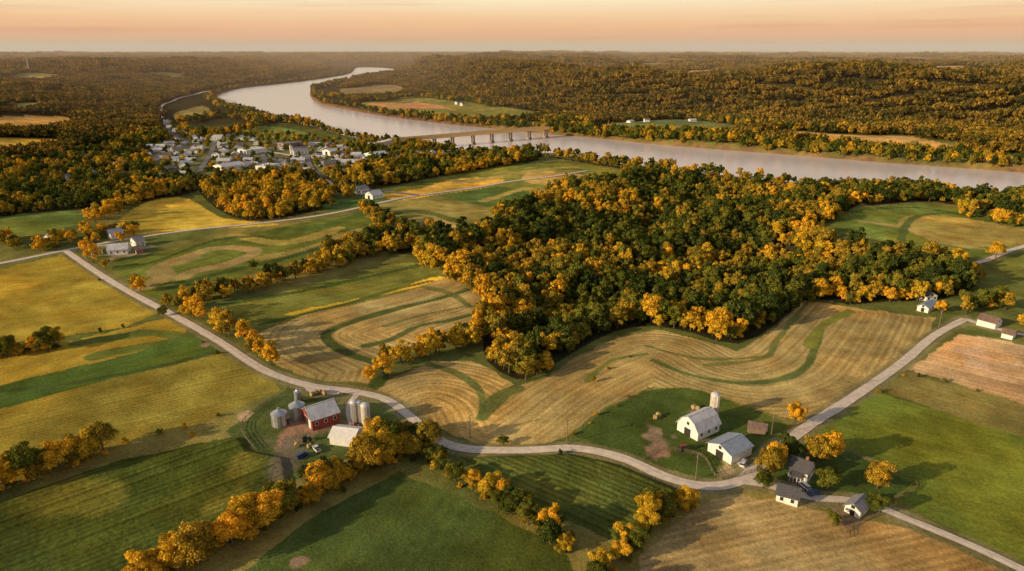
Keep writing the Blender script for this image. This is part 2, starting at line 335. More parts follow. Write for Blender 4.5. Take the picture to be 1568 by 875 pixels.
woods=[ # poly, goldness, spacing
 ([(305,292),(330,282),(400,276),(490,287),(506,315),(430,335),(380,338),(335,322)],.4,6),
 ([(500,275),(560,262),(640,250),(740,238),(825,240),(800,252),(700,264),(640,278),(560,292),(520,296)],.2,6.5),
 ([(-80,322),(0,312),(120,298),(280,285),(300,295),(240,305),(130,320),(0,332),(-80,342)],.3,6.5),
 ([(-80,298),(0,290),(150,280),(240,268),(330,276),(430,268),(500,272),(520,280),(400,276),(300,285),(120,298),(-80,318)],.05,6.5),
 ([(590,345),(650,358),(720,365),(740,378),(640,392),(590,385),(510,400),(500,385),(560,368),(575,350)],.2,6),
 ([(840,292),(860,300),(920,290),(1000,270),(980,262),(940,275)],.45,6.5),
 ([(1320,300),(1400,296),(1480,300),(1600,315),(1600,350),(1545,352),(1475,330),(1470,315),(1400,308),(1330,315)],.3,6.5),
 ([(820,238),(900,250),(990,266),(1100,285),(1250,298),(1400,304),(1390,297),(1250,291),(1150,282),(1050,271),(900,248)],.08,6.5),
 ([(-120,262),(0,250),(110,238),(200,215),(235,198),(262,210),(215,240),(235,262),(140,276),(-120,290)],.15,9),
]
hedges=[ # polyline, half width m, spacing, goldness
 ([(270,470),(330,455),(420,435),(500,408),(580,388),(680,382)],6,4.0,.65),
 ([(278,472),(320,492),(360,515),(420,556)],3.0,4.0,.75),
 ([(590,572),(640,548),(700,535),(750,512)],4.0,3.6,.85),
 ([(135,340),(165,330),(200,312),(240,300)],7,5.0,.9),
 ([(0,368),(30,385),(70,380),(110,368),(160,362)],4,5,.75),
 ([(560,322),(580,340),(600,350)],5,5,.5),
 ([(560,285),(620,278),(640,270)],5,5,.6),
 ([(800,245),(720,262),(660,272)],5,5,.85),
 ([(1410,395),(1440,405),(1480,425)],7,5,.45),
 ([(1445,470),(1470,480),(1520,470),(1570,485)],4,7,.45),
 ([(520,305),(535,300),(550,295)],5,5,.7),
 ([(150,372),(140,360),(200,358)],5,6,.7),
 ([(130,390),(180,430),(215,450)],2,9,.6),
]
belts=[([(820,205),(900,215),(1000,225),(1100,233),(1250,246),(1400,258),(1600,272)],11,7,.3),([(835,192),(900,200),(960,206),(1150,214),(1300,228),(1480,240)],12,7,.3),([(475,160),(520,172),(600,184),(680,193),(800,203)],12,8,.2),([(320,150),(340,165),(400,182),(470,192),(540,208),(590,216)],11,8,.2),([(480,145),(560,155),(640,150),(760,165)],10,9,.2),([(475,140),(520,128),(600,120),(615,125)],14,10,.2),([(620,178),(700,188),(830,185),(900,192)],12,9,.2),([(265,195),(320,210),(400,190),(330,180),(270,190)],9,9,.3),([(830,180),(930,186),(1060,180),(1150,192)],18,9,.2),([(610,225),(680,232),(740,236)],7,7,.2),([(1480,246),(1600,255)],8,8,.3),([(545,232),(600,240),(640,250),(560,255)],9,8,.1),([(1140,198),(1250,200),(1420,206),(1600,222)],22,8,.25),([(870,202),(940,210),(1060,216),(1200,228),(1400,246)],14,8,.25)]
near_rows=[ # polyline, list spacing, gold probability, scale
 ([(212,905),(262,872),(300,862),(345,840),(390,815),(440,785),(500,752),(548,725),(590,702),(625,690)],4.4,.85,1.25),
 ([(230,890),(300,850),(390,805),(500,745),(590,697)],6.5,.65,1.1),
 ([(600,682),(640,690),(690,728),(740,752),(790,785),(850,822),(872,842)],4.0,.25,1.1),
 ([(560,715),(600,700),(650,700)],4.5,.4,1.2),
 ([(580,690),(620,672),(648,690)],4.5,.3,1.1),
 ([(905,905),(945,865),(972,830),(1000,800),(1060,772)],5.2,.6,1.2),
 ([(-30,770),(5,752),(60,722),(112,708),(168,695)],4.4,.85,1.35),
 ([(-30,552),(10,545),(50,540),(98,532)],5.0,.9,1.3),
]
single_trees=[(1216,652,1.1,'gold'),(1178,725,1.25,'rust'),(1208,700,.95,'dark'),(1250,708,1.3,'rust'),(1264,705,1.2,'gold'),(1266,752,1.05,'green'),(1343,748,1.0,'rust'),(1168,748,.7,'green'),(1275,803,.6,'green'),(1340,785,.7,'green'),(770,682,.45,'green'),(566,582,.75,'gold'),(1524,396,1.2,'gold'),(250,484,.55,'green'),(388,414,.7,'green'),(1478,470,1.2,'green'),(1440,480,.8,'gold'),(1568,500,1,'gold'),(294,668,.25,'gold'),(1186,715,1.1,'gold'),(955,270,.9,'gold'),(185,372,1,'gold'),(205,360,1,'gold'),(110,372,1,'gold'),(62,386,1,'gold')]
W=lambda px:G(px)
fw=[( (smooth(W(f[0]),True,3) if f[5] else W(f[0])),)+tuple(f[1:]) for f in fields]
roadsW=[smooth(W(r),False,8) for r in roads_px['gravel_road']]
drivesW=[smooth(W(r),False,8) for r in drives_px]; streetsW=[smooth(W(r),False,8) for r in streets_px]
woodsW=[(smooth(W(p),True,2),g,s_) for p,g,s_ in woods]
town=W([(232,222),(290,205),(330,210),(420,214),(500,224),(560,222),(600,224),(640,236),(700,236),(640,248),(560,256),(450,268),(380,274),(300,276),(180,272),(170,252)])
# ------------------------------------------------------------------ ground mesh
az=np.radians(np.concatenate([np.linspace(-180,-43.5,40,endpoint=False),np.linspace(-43.5,43.5,960),np.linspace(43.5,180,40,endpoint=False)[1:]]))
r=[0,30,60,80,95,105];x=112.0
while x<42000:
    r.append(x); x+=min((x*x+CZ*CZ)/CZ*.00125, 7+x*.007)
r=np.array(r);NR=len(r);NA=len(az)
R,A=np.meshgrid(r,az,indexing='ij'); X=(R*np.sin(A)).ravel();Y=(R*np.cos(A)).ravel();RR=R.ravel()
Z=H(X,Y)
sdr=sdist(X,Y,river,60); sR=sst(sdist(X,Y,platR,10)/150); sL=sst(sdist(X,Y,platL,10)/150)
n1=fbm(X,Y,60,3,1);n2=fbm(X,Y,9,3,4)
C=np.zeros((len(X),3)); lerp=lambda c,t,k:c*(1-k[:,None])+np.array(t)*k[:,None]
C[:]=(.095,.11,.03); C=lerp(C,(.19,.16,.045),sst((n1-.4)*3))
pl=np.maximum(np.maximum(sR,sL),sst((RR-1000)/400)); C=lerp(C,(.032,.03,.013),pl)
def far_field(x,y,k=.695): return fbm(x,y*.5,190,2,31)>k
ff=(far_field(X,Y,.7)&(RR>2300)&(np.maximum(sR,sL)>.9)); tint=fbm(X,Y,700,2,7)
C[ff]=np.array((.34,.21,.09)); C[ff&(tint>.55)]=(.16,.16,.05)
RD=np.zeros(len(X));RA=np.zeros(len(X))
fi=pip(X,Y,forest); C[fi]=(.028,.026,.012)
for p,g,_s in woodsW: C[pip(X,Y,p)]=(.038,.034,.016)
C[pip(X,Y,town)]=(.13,.13,.055)
XW=X+(fbm(X,Y,5,2,2)-.5)*2.2;YW=Y+(fbm(X,Y,5,2,9)-.5)*2.2
for poly,col,rows,amp,per,sm,corn in fw:
    m=pip(XW,YW,poly)
    if not m.any(): continue
    v=(.6+.82*fbm(X[m],Y[m],26,3,col[0]*50)); tw=sst((fbm(X[m],Y[m],45,2,col[0]*31+3)-.5)*4)
    cc=np.array(col)*v[:,None]; cc=cc*(1-tw[:,None]*.4)+cc*np.array((1.75,1.3,.8))*tw[:,None]*.4
    if corn: 
        kk=sst((fbm(X[m],Y[m],20,3,77)-.57)*7)[:,None]*.45; cc=cc*(1-kk)+np.array((.2,.17,.03))*kk
    C[m]=cc; RA[m]=amp
    if rows:
        q=W(rows[1] if rows[0]=='C' else [rows[1],rows[2]])
        if rows[0]=='L':
            d=q[1]-q[0];d/=np.hypot(*d); RD[m]=(-d[1]*X[m]+d[0]*Y[m])/per
        else: RD[m]=pdist(X[m],Y[m],smooth(q,False,6))/per
    if corn:
        sd=sdist(X[m],Y[m],poly,5); Z[m]+=.9*sst(sd/2.5)*(.9+.2*vn(X[m]/1.1,Y[m]/1.1))
for pxs,w,col in strips:
    q=smooth(W(pxs),False,5); ww=w*(.5+1.0*fbm(X,Y,12,2,3)); k=1-sst((pdist(X,Y,q,False,12)-ww+.2)/.5); C=lerp(C,np.array(col),k*(~fi)*.9); RA*=(1-.7*k)
for (u,v),rad,col in dirt_px:
    c=W([(u,v)])[0]; d=np.hypot(X-c[0],(Y-c[1])*.8)+ (n2-.5)*rad*3.4; C=lerp(C,col,(1-sst((d-rad*.5)/(rad*.6)))*.9)
for q in roadsW+drivesW:
    k=1-sst((pdist(X,Y,q,False,14)-2.6-1.6*n2)/1.2); C=lerp(C,(.17,.15,.07),k*.85); RA*=(1-k)
bank=sst((sdr+14)/4)*(1-sst((sdr+3)/6)); C=lerp(C,(.2,.1,.055),bank*(RR<3500)*.7); C[sdr>-2]=(.15,.11,.08)
C*= 1.55*(.85+.3*n2)[:,None]
me=bpy.data.meshes.new("ground"); me.vertices.add(len(X)); me.vertices.foreach_set("co",np.stack([X,Y,Z],1).astype(np.float32).ravel())
i,j=np.meshgrid(np.arange(NR-1),np.arange(NA),indexing='ij'); j2=(j+1)%NA
fc=np.stack([i*NA+j,i*NA+j2,(i+1)*NA+j2,(i+1)*NA+j],-1).reshape(-1,4)[:, ::-1]
nf=len(fc); me.loops.add(nf*4); me.polygons.add(nf); me.loops.foreach_set("vertex_index",fc.ravel().astype(np.int32))
me.polygons.foreach_set("loop_start",np.arange(0,nf*4,4,dtype=np.int32)); me.polygons.foreach_set("use_smooth",np.ones(nf,bool)); me.update(calc_edges=True)
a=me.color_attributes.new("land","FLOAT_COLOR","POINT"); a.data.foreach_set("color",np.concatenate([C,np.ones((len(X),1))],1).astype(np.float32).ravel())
a=me.attributes.new("rowd","FLOAT","POINT");a.data.foreach_set("value",RD.astype(np.float32))
a=me.attributes.new("rowa","FLOAT","POINT");a.data.foreach_set("value",RA.astype(np.float32))
g,nt,o=nmat("ground")
def attr(n): q=nt.nodes.new("ShaderNodeAttribute");q.attribute_name=n;return q
pos=nt.nodes.new("ShaderNodeNewGeometry").outputs['Position']
rd=attr("rowd").outputs['Fac'];ra=attr("rowa").outputs['Fac']
cx=nt.nodes.new("ShaderNodeCombineXYZ");L(nt,rd,cx.inputs[0])
rn=noise(nt,cx.outputs[0],1.0,2,.5); w=mathn(nt,'SINE',mathn(nt,'MULTIPLY',rd,6.283))
row=mathn(nt,'ADD',mathn(nt,'MULTIPLY',mathn(nt,'SUBTRACT',rn,.5),1.6),mathn(nt,'MULTIPLY',w,.15))
# rows fade in and out over the field
row=mathn(nt,'MULTIPLY',row,mrange(nt,noise(nt,pos,.03,3),.3,.7,.5,1.3))
row=mathn(nt,'ADD',mathn(nt,'MULTIPLY',row,ra),1.0)
f1=mrange(nt,noise(nt,pos,1.1,5,.65),.25,.75,.6,1.4);f2=mrange(nt,noise(nt,pos,.09,4),.3,.7,.74,1.26);f3=mrange(nt,noise(nt,pos,.018,4),.3,.7,.82,1.18)
f=mathn(nt,'MULTIPLY',mathn(nt,'MULTIPLY',f1,f2),mathn(nt,'MULTIPLY',f3,row))
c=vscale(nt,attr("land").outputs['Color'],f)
hs=nt.nodes.new("ShaderNodeMix");hs.data_type='RGBA';hs.blend_type='MULTIPLY';L(nt,mrange(nt,noise(nt,pos,.05,5,.6),.42,.65,0,.55),hs.inputs[0]);L(nt,c,hs.inputs[6]);hs.inputs[7].default_value=(1.0,.8,.62,1)
b=nt.nodes.new("ShaderNodeBsdfDiffuse");L(nt,hs.outputs[2],b.inputs[0])
bp=nt.nodes.new("ShaderNodeBump");bp.inputs['Distance'].default_value=.4;bp.inputs['Strength'].default_value=.7
L(nt,mathn(nt,'ADD',noise(nt,pos,1.6,4,.7),mathn(nt,'MULTIPLY',mathn(nt,'MULTIPLY',w,ra),.2)),bp.inputs['Height']);L(nt,bp.outputs[0],b.inputs['Normal'])
L(nt,b.outputs[0],o.inputs[0]); me.materials.append(g)
go=bpy.data.objects.new("ground",me);scene.collection.objects.link(go)
# ------------------------------------------------------------------ water
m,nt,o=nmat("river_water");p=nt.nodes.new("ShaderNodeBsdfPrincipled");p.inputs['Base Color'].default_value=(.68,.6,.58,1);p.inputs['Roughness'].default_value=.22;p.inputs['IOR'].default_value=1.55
pos=nt.nodes.new("ShaderNodeNewGeometry").outputs['Position'];bp=nt.nodes.new("ShaderNodeBump");bp.inputs['Strength'].default_value=.05;bp.inputs['Distance'].default_value=.5
L(nt,noise(nt,pos,.12,4,.6),bp.inputs['Height']);L(nt,bp.outputs[0],p.inputs['Normal']);L(nt,p.outputs[0],o.inputs[0])
wm=bpy.data.meshes.new("river_water");wm.materials.append(m)
import bmesh
bm=bmesh.new(); pr=river; nn=len(pr); nrm=[]
area=sum(pr[k][0]*pr[(k+1)%nn][1]-pr[(k+1)%nn][0]*pr[k][1] for k in range(nn)); sg=1 if area>0 else -1
outw=[]
for k in range(nn):
    t=pr[(k+1)%nn]-pr[k-1]; t=t/(np.hypot(*t)+1e-9); ov=np.array([t[1],-t[0]])*sg; outw.append(ov); q=pr[k]+ov*14
    nrm.append(bm.verts.new((q[0],q[1],WZ)))
fz=bm.faces.new(nrm); bmesh.ops.triangulate(bm,faces=[fz]); bmesh.ops.recalc_face_normals(bm,faces=bm.faces)
bm.faces.ensure_lookup_table()
if bm.faces[0].normal.z<0: bmesh.ops.reverse_faces(bm,faces=bm.faces)
bm.to_mesh(wm); bm.free()
wo=bpy.data.objects.new("river_water",wm);scene.collection.objects.link(wo)
# ------------------------------------------------------------------ roads
def ribbon(name,pl,wd,mat,lift=.12,flat=False):
    q=np.array(pl)
    seg=np.hypot(*(q[1:]-q[:-1]).T); s=np.r_[0,np.cumsum(seg)]; n=max(4,int(s[-1]/2.0)); t=np.linspace(0,s[-1],n)
    q=np.stack([np.interp(t,s,q[:,0]),np.interp(t,s,q[:,1])],1); d=np.gradient(q,axis=0); d/=np.hypot(d[:,0],d[:,1])[:,None]+1e-9
    nn=np.stack([-d[:,1],d[:,0]],1); cols=[]
    wv=wd*(1+.2*(fbm(q[:,0],q[:,1],6,2)-.5))
    for k in(-.5,-.25,0,.25,.5): 
        e=q+nn*(wv*k)[:,None]; rr=np.hypot(e[:,0],e[:,1]); z=H(e[:,0],e[:,1])+lift+rr*rr*4e-7+(.05 if k==0 else 0); cols.append(np.c_[e,z])
    V=np.stack(cols,1).reshape(-1,3); fs=[(a*5+b,a*5+b+1,a*5+b+6,a*5+b+5)[::-1] for a in range(n-1) for b in range(4)]
    me=bpy.data.meshes.new(name);me.from_pydata(V.tolist(),[],fs);me.materials.append(M[mat]);ob=bpy.data.objects.new(name,me);scene.collection.objects.link(ob)
for k,q in enumerate(roadsW): ribbon("gravel_road",q,[3.8,4.0,3.0,3.8,3.2][k],'gravel',.12+.02*k)
for q in drivesW: ribbon("driveway",q,2.4,'gravel',.07)
for k,q in enumerate(streetsW): ribbon("village_street",q,7 if k in(0,1) else 5.5,'asph' if k not in (0,1) else 'gravel',.3+.02*k)
# ------------------------------------------------------------------ trees
def tree_geo(seed,R=4.3,Ht=10.5,nl=1200,ls=.8,nlobes=10,trunk=True,off=(0,0),hue=.5,base=0):
    q=np.random.RandomState(seed); lob=[(0,0,Ht*.6,R*.55)]
    for k in range(nlobes):
        a=k*2.4+q.rand(); d=R*(.35+.55*q.rand()); z=Ht*(.3+.52*q.rand()); lob.append((d*math.cos(a),d*math.sin(a),z,R*(.17+.22*q.rand())))
    lob.append((R*.15*q.randn(),R*.15*q.randn(),Ht*.84,R*.32))
    lob=np.array(lob); pr=lob[:,3]**2; pr/=pr.sum(); li=q.choice(len(lob),nl,p=pr); d=q.randn(nl,3); d/=np.linalg.norm(d,axis=1)[:,None]
    d[:,2]=np.where(d[:,2]<-.4,-d[:,2],d[:,2])
    c=lob[li]; P=c[:,:3]+d*(c[:,3:]*(.66+.55*q.rand(nl,1)))*np.array([1,1,.95])
    n=d+q.randn(nl,3)*.5; n/=np.linalg.norm(n,axis=1)[:,None]; t=np.cross(n,q.randn(nl,3)); t/=np.linalg.norm(t,axis=1)[:,None]; b=np.cross(n,t)
    s=ls*(.5+.8*q.rand(nl,1))*.5; s2=s*(.6+.5*q.rand(nl,1))
    V=np.stack([P-t*s-b*s2*.6,P+t*s*.7-b*s2,P+t*s+b*s2*.7,P-t*s*.6+b*s2],1).reshape(-1,3)
    lt=.72+.56*q.rand(len(lob)); lv=np.repeat(lt[li]*(.6+.8*q.rand(nl)),4); hu=np.repeat(np.clip(hue+.5*(q.rand(len(lob))[li]-.5)+.25*(q.rand(nl)-.5),0,1),4)
    Fc=np.arange(nl*4).reshape(-1,4).tolist(); mi=[0]*nl
    V=V.tolist(); lv=lv.tolist();hu=hu.tolist()
    if trunk:
        def cyl(p,e,r0,r1,n=6):
            o=len(V);p=Vector(p);e=Vector(e);ax=(e-p).normalized();u=ax.orthogonal().normalized();w=ax.cross(u)
            for c_,rr in((p,r0),(e,r1)):
                for k in range(n): a=2*math.pi*k/n; V.append(tuple(c_+(u*math.cos(a)+w*math.sin(a))*rr)); lv.append(1);hu.append(.5)
            for k in range(n): Fc.append([o+k,o+(k+1)%n,o+n+(k+1)%n,o+n+k]);mi.append(1)
        cyl((0,0,-1),(0,0,Ht*.35),.34,.24);cyl((0,0,Ht*.35),(.2,.1,Ht*.75),.24,.07)
        for l in lob[1:8]: cyl((0,0,Ht*(.2+.15*q.rand())),tuple(l[:3]),.13,.04,5)
    V=np.array(V); V[:,0]+=off[0];V[:,1]+=off[1];V[:,2]+=base
    return V,Fc,mi,lv,hu
def geo_mesh(name,geos,lm):
    V=[];Fc=[];mi=[];lv=[];hu=[];o=0
    for g_ in geos:
        V.append(g_[0]);Fc+=[[a+o for a in f] for f in g_[1]];mi+=g_[2];lv+=list(g_[3]);hu+=list(g_[4]);o+=len(g_[0])
    V=np.concatenate(V);me=bpy.data.meshes.new(name);me.from_pydata(V.tolist(),[],Fc);me.materials.append(LM[lm]);me.materials.append(M['bark'])
    me.polygons.foreach_set("material_index",mi)
    a=me.attributes.new("lv","FLOAT","POINT");a.data.foreach_set("value",np.array(lv,np.float32))
    a=me.attributes.new("hue","FLOAT","POINT");a.data.foreach_set("value",np.array(hu,np.float32));me.update();return me
def remat(me,name,lm): m2=me.copy();m2.name=name;m2.materials[0]=LM[lm];return m2
kinds=['dark','gold','green','rust']
near={k:[] for k in kinds}
for s in range(5):
    base=geo_mesh("tree_near",[tree_geo(100+s,R=3.9+.5*(s%3),Ht=8.6+1.2*(s%3),nl=7500,ls=.38,nlobes=18+4*s)],'green')
    for k in kinds: near[k].append(remat(base,"tree_"+k,k))
midcol=bpy.data.collections.new("woodland_tree_kinds")
for s in range(4):
    base=geo_mesh("wt",[tree_geo(200+s,R=3.8+.5*(s%2),Ht=9.3+s*1.0,nl=2000,ls=.66,nlobes=11+2*s)],'green')
    for ki,k in enumerate(kinds):
        ob=bpy.data.objects.new("woodland_tree_%d%d"%(ki,s),remat(base,"woodland_tree_"+k,k)); midcol.objects.link(ob)
farcol=bpy.data.collections.new("distant_woodland_kinds")
for s in range(4):
    q=np.random.RandomState(300+s);gs=[]
    for k in range(26):
        a=k*2.4;d=4.1*math.sqrt(k+.3); gs.append(tree_geo(400+s*30+k,R=4.8*(.7+.5*q.rand()),Ht=10+5*q.rand(),nl=150,ls=1.8,nlobes=6,trunk=False,off=(d*math.cos(a)+q.randn(),d*math.sin(a)+q.randn()),hue=.15+.65*q.rand()**1.5,base=-2))
    ob=bpy.data.objects.new("woodland_clump_%d"%s,geo_mesh("woodland_clump",gs,'far'));farcol.objects.link(ob)
def scatter(name,P,S,IDX,col):
    P=np.asarray(P,float);n=len(P)
    me=bpy.data.meshes.new(name);me.from_pydata(P.tolist(),[],[])
    a=me.attributes.new("sc","FLOAT_VECTOR","POINT");S=np.asarray(S,np.float32);S=S if S.ndim==2 else np.stack([S,S,S*(.85+.35*rs.rand(n))],1);a.data.foreach_set("vector",S.astype(np.float32).ravel())
    a=me.attributes.new("rot","FLOAT_VECTOR","POINT");a.data.foreach_set("vector",np.stack([rs.randn(n)*.04,rs.randn(n)*.04,rs.rand(n)*6.28],1).astype(np.float32).ravel())
    a=me.attributes.new("kind","INT","POINT");a.data.foreach_set("value",np.asarray(IDX,np.int32))
    ob=bpy.data.objects.new(name,me);scene.collection.objects.link(ob)
    ng=bpy.data.node_groups.new(name+"_nodes","GeometryNodeTree");ng.interface.new_socket("Geometry",in_out='INPUT',socket_type='NodeSocketGeometry');ng.interface.new_socket("Geometry",in_out='OUTPUT',socket_type='NodeSocketGeometry')
    N=ng.nodes;gi=N.new("NodeGroupInput");gt=N.new("NodeGroupOutput");ip=N.new("GeometryNodeInstanceOnPoints");ci=N.new("GeometryNodeCollectionInfo")
    ci.inputs['Collection'].default_value=col;ci.inputs['Separate Children'].default_value=True;ci.inputs['Reset Children'].default_value=True
    def na(nm,ty): q=N.new("GeometryNodeInputNamedAttribute");q.data_type=ty;q.inputs['Name'].default_value=nm;return [s_ for s_ in q.outputs if s_.enabled and s_.name=='Attribute'][0]
    e=N.new("FunctionNodeEulerToRotation");ng.links.new(na("rot",'FLOAT_VECTOR'),e.inputs[0]);ng.links.new(e.outputs[0],ip.inputs['Rotation'])
    ng.links.new(na("sc",'FLOAT_VECTOR'),ip.inputs['Scale']);ng.links.new(na("kind",'INT'),ip.inputs['Instance Index']);ip.inputs['Pick Instance'].default_value=True
    ng.links.new(gi.outputs[0],ip.inputs['Points']);ng.links.new(ci.outputs[0],ip.inputs['Instance']);ng.links.new(ip.outputs[0],gt.inputs[0])
    md=ob.modifiers.new("instances","NODES");md.node_group=ng;return ob
allroads=roadsW+drivesW
def clear_roads(x,y,d):
    m=np.ones(x.shape,bool)
    for q in allroads: m&=pdist(x,y,q,False,20)>d
    for q in streetsW: m&=pdist(x,y,q,False,20)>d+1
    return m
def jgrid(x0,x1,y0,y1,s):
    a,b=np.meshgrid(np.arange(x0,x1,s),np.arange(y0,y1,s)); a=a+(np.arange(a.shape[0])%2)[:,None]*s/2
    a=a.ravel()+ (rs.rand(a.size)-.5)*s*.8;b=b.ravel()+(rs.rand(b.size)-.5)*s*.8;return a,b
def kindidx(g,n,olive=.3):
    u=rs.rand(n); gold=u<g; rust=(~gold)&(u<g+olive); dark=(~gold)&(~rust)&(rs.rand(n)<.45)
    k=np.where(gold,1,np.where(rust,3,np.where(dark,0,2))); return k*4+rs.randint(0,4,n)
def poly_wood(name,poly,gold,sp):
    x,y=jgrid(poly[:,0].min()-5,poly[:,0].max()+5,poly[:,1].min()-5,poly[:,1].max()+5,sp)
    jx=x+(fbm(x,y,18,2,4)-.5)*16;jy=y+(fbm(x,y,18,2,14)-.5)*16
    m=pip(jx,jy,poly)&clear_roads(x,y,4.5);x=x[m];y=y[m]
    sd=pdist(x,y,poly,True); nv=fbm(x,y,70,2,13)
    sw=~pip(x-12,y-9,poly)
    nk=sst((nv-.49)*6)
    g_=gold*nk*.9+.015; ol=.14+.35*nk; sunlit_rim=sw&(sd<13); g_=np.where(sunlit_rim,.15+gold,g_); ol=np.where(sunlit_rim,.35,ol)  # more gold trees on the sun-facing edge: sunlight put into leaf colour
    s=.5+.75*rs.rand(len(x))**1.4
    scatter(name,np.c_[x,y,H(x,y)-.3],s,kindidx(g_,len(x),ol),midcol)
poly_wood("woodland",forest,.42,5.0)
for p,g_,s_ in woodsW: poly_wood("woodland",p,g_,s_)
def line_pts(q,hw,spc):
    q=smooth(q,False,5); seg=np.hypot(*(q[1:]-q[:-1]).T);s=np.r_[0,np.cumsum(seg)];n=max(2,int(s[-1]*max(1,hw*2/5.5)/spc));t=rs.rand(n)*s[-1]
    if hw<4: t=np.linspace(0,s[-1],n)+rs.randn(n)*.6
    x=np.interp(t,s,q[:,0]);y=np.interp(t,s,q[:,1]);x+=(rs.rand(n)*2-1)*hw;y+=(rs.rand(n)*2-1)*hw;return x,y
for px,hw,spc,g_ in hedges:
    x,y=line_pts(W(px),hw,spc);m=clear_roads(x,y,3.5);x=x[m];y=y[m]
    if len(x): scatter("hedgerow_trees",np.c_[x,y,H(x,y)-.3],.5+.5*rs.rand(len(x)),kindidx(g_*.8,len(x)),midcol)
for px,hw,spc,g_ in belts:
    x,y=line_pts(W(px),hw,spc); m=(sdist(x,y,river,60)<-9)&clear_roads(x,y,4);x=x[m];y=y[m]
    scatter("riverside_trees",np.c_[x,y,H(x,y)-.3],.8+.5*rs.rand(len(x)),kindidx(g_*.6,len(x)),midcol)
# trees lining both banks
bx=[];by=[];BR=plane_pts([(598,221),(838,201)],3.0)
for k in range(nn):
    a_,b_=pr[k],pr[(k+1)%nn]; ln=np.hypot(*(b_-a_)); dd=np.hypot(*a_)
    if dd>4500: continue
    for q in range(int(ln/(4.2 if dd<2000 else 9))):
        t=random.random(); p_=a_*(1-t)+b_*t+outw[k]*random.uniform(12,24); bx.append(p_[0]);by.append(p_[1])
bx=np.array(bx);by=np.array(by);m=(sdist(bx,by,river,60)<-10)&(pdist(bx,by,BR)>9)&clear_roads(bx,by,5);bx=bx[m];by=by[m]
scatter("riverside_trees",np.c_[bx,by,H(bx,by)-.5],.6+.4*rs.rand(len(bx)),kindidx(.08,len(bx)),midcol)
# distant woodland
def farwood(r0,r1,s,scl):
    x,y=jgrid(-r1*.75,r1*.75,r0*.6,r1,s); rr=np.hypot(x,y);m=(rr>r0)&(rr<r1)&(np.abs(np.arctan2(x,y))<math.radians(44));x=x[m];y=y[m];rr=rr[m]
    a=np.maximum(sdist(x,y,platR,10),sdist(x,y,platL,10)); vf=(fbm(x,y,110,2,41)>.4)&(pdist(x,y,platR,True)<280)
    m=(a>-15)|(rr>6500)|vf; m&=sdist(x,y,river,60)<-25*scl
    m&=~(far_field(x,y)&(rr>2300)&(a>20))
    for f_ in fw[NF:]: m&=~(sdist(x,y,f_[0],30)>-12)
    m&=clear_roads(x,y,18)
    x=x[m];y=y[m];scatter("distant_woodland",np.c_[x,y,H(x,y)+.8*scl],scl*(.8+.4*rs.rand(len(x))),rs.randint(0,4,len(x)),farcol)
farwood(820,3000,25,1.0);farwood(3000,6500,46,1.5);farwood(6500,14000,90,2.2)
# foreground trees: individual objects
tn={'gold':'maple_tree','green':'oak_tree','dark':'elm_tree','rust':'hickory_tree'}
def ntree(x,y,k,s): place(tn[k],random.choice(near[k]),x,y,random.random()*6.28,hz(x,y)-.2,(s*(.85+.3*random.random()),s*(.85+.3*random.random()),s*(.85+.3*random.random())))
for px,spc,gp,sc_ in near_rows:
    Q0=W(px)
    q=smooth(Q0,False,5);seg=np.hypot(*(q[1:]-q[:-1]).T);s=np.r_[0,np.cumsum(seg)];t=0
    while t<s[-1]:
        x=np.interp(t,s,q[:,0])+random.gauss(0,1.5);y=np.interp(t,s,q[:,1])+random.gauss(0,1.5)
        k=('gold' if random.random()<.65 else 'rust') if random.random()<gp else random.choice(['green','dark','green','rust'])
        if clear_roads(np.array([x]),np.array([y]),3.6)[0]: ntree(x,y,k,sc_*(.42+.48*random.random()))
        t+=spc*(.5+.6*random.random())
    x,y=line_pts(Q0,3,1.6);m=clear_roads(x,y,3);x=x[m];y=y[m]
    scatter("hedge_undergrowth",np.c_[x,y,H(x,y)-.5],.14+.2*rs.rand(len(x)),kindidx(.2,len(x)),midcol)
for u,v,s,k in single_trees:
    q=W([(u,v)])[0]; ntree(q[0],q[1],k,s*.85)
# roadside and fence-line shrubs
sx_=[];sy_=[]
for px in[[(905,585),(960,548)],[(1345,600),(1385,572),(1500,603)],[(880,668),(925,628),(990,598)],[(330,640),(190,682),(0,708)],[(0,528),(190,503)],[(1242,655),(1342,600)],[(1395,738),(1372,768)],[(300,512),(330,540)],[(1430,520),(1300,616)],[(150,425),(230,470)],[(700,690),(860,693)]]:
    x,y=line_pts(W(px),1.5,7);sx_+=list(x);sy_+=list(y)
x=np.array(sx_);y=np.array(sy_);m=clear_roads(x,y,3);x=x[m];y=y[m];scatter("roadside_shrubs",np.c_[x,y,H(x,y)-.4],.1+.16*rs.rand(len(x)),kindidx(.25,len(x)),midcol)
# ------------------------------------------------------------------ farm buildings
building("red_barn",(471,651),(512,638),9.0,3.8,2.9,'red','roofw',door='big')
building("white_shed",(513,671),(549,676),7.5,2.8,1.5,'white','white',wins=False,door='big')
building("white_gambrel_barn",(1052,667),(1085,652),8.6,3.2,3.6,'white','roofw',kind='gambrel')
building("machine_shed",(1101,701),(1132,686),9,3.0,1.8,'white','roofb',wins=False)
building("open_shed",(1146,658),(1172,664),4.5,2.2,1.0,'wood','roofr',wins=False)
building("farmhouse",(1212,722),(1240,734),6.5,3.4,2.0,'white','roofd',door='porch',chim=True)
building("garage",(1190,758),(1222,768),6.0,2.4,1.6,'white','roofd',door='big')
building("garden_shed",(1304,789),(1318,775),4.2,2.2,1.5,'white','roofg',door='big')
building("farmhouse",(1408,455),(1426,461),6,2.8,1.7,'white','roofd',door='porch')
building("garage",(1412,478),(1426,470),5,2.4,1.4,'white','roofb')
building("white_barn",(1500,495),(1528,502),7,2.8,1.8,'white','roofr',wins=False)
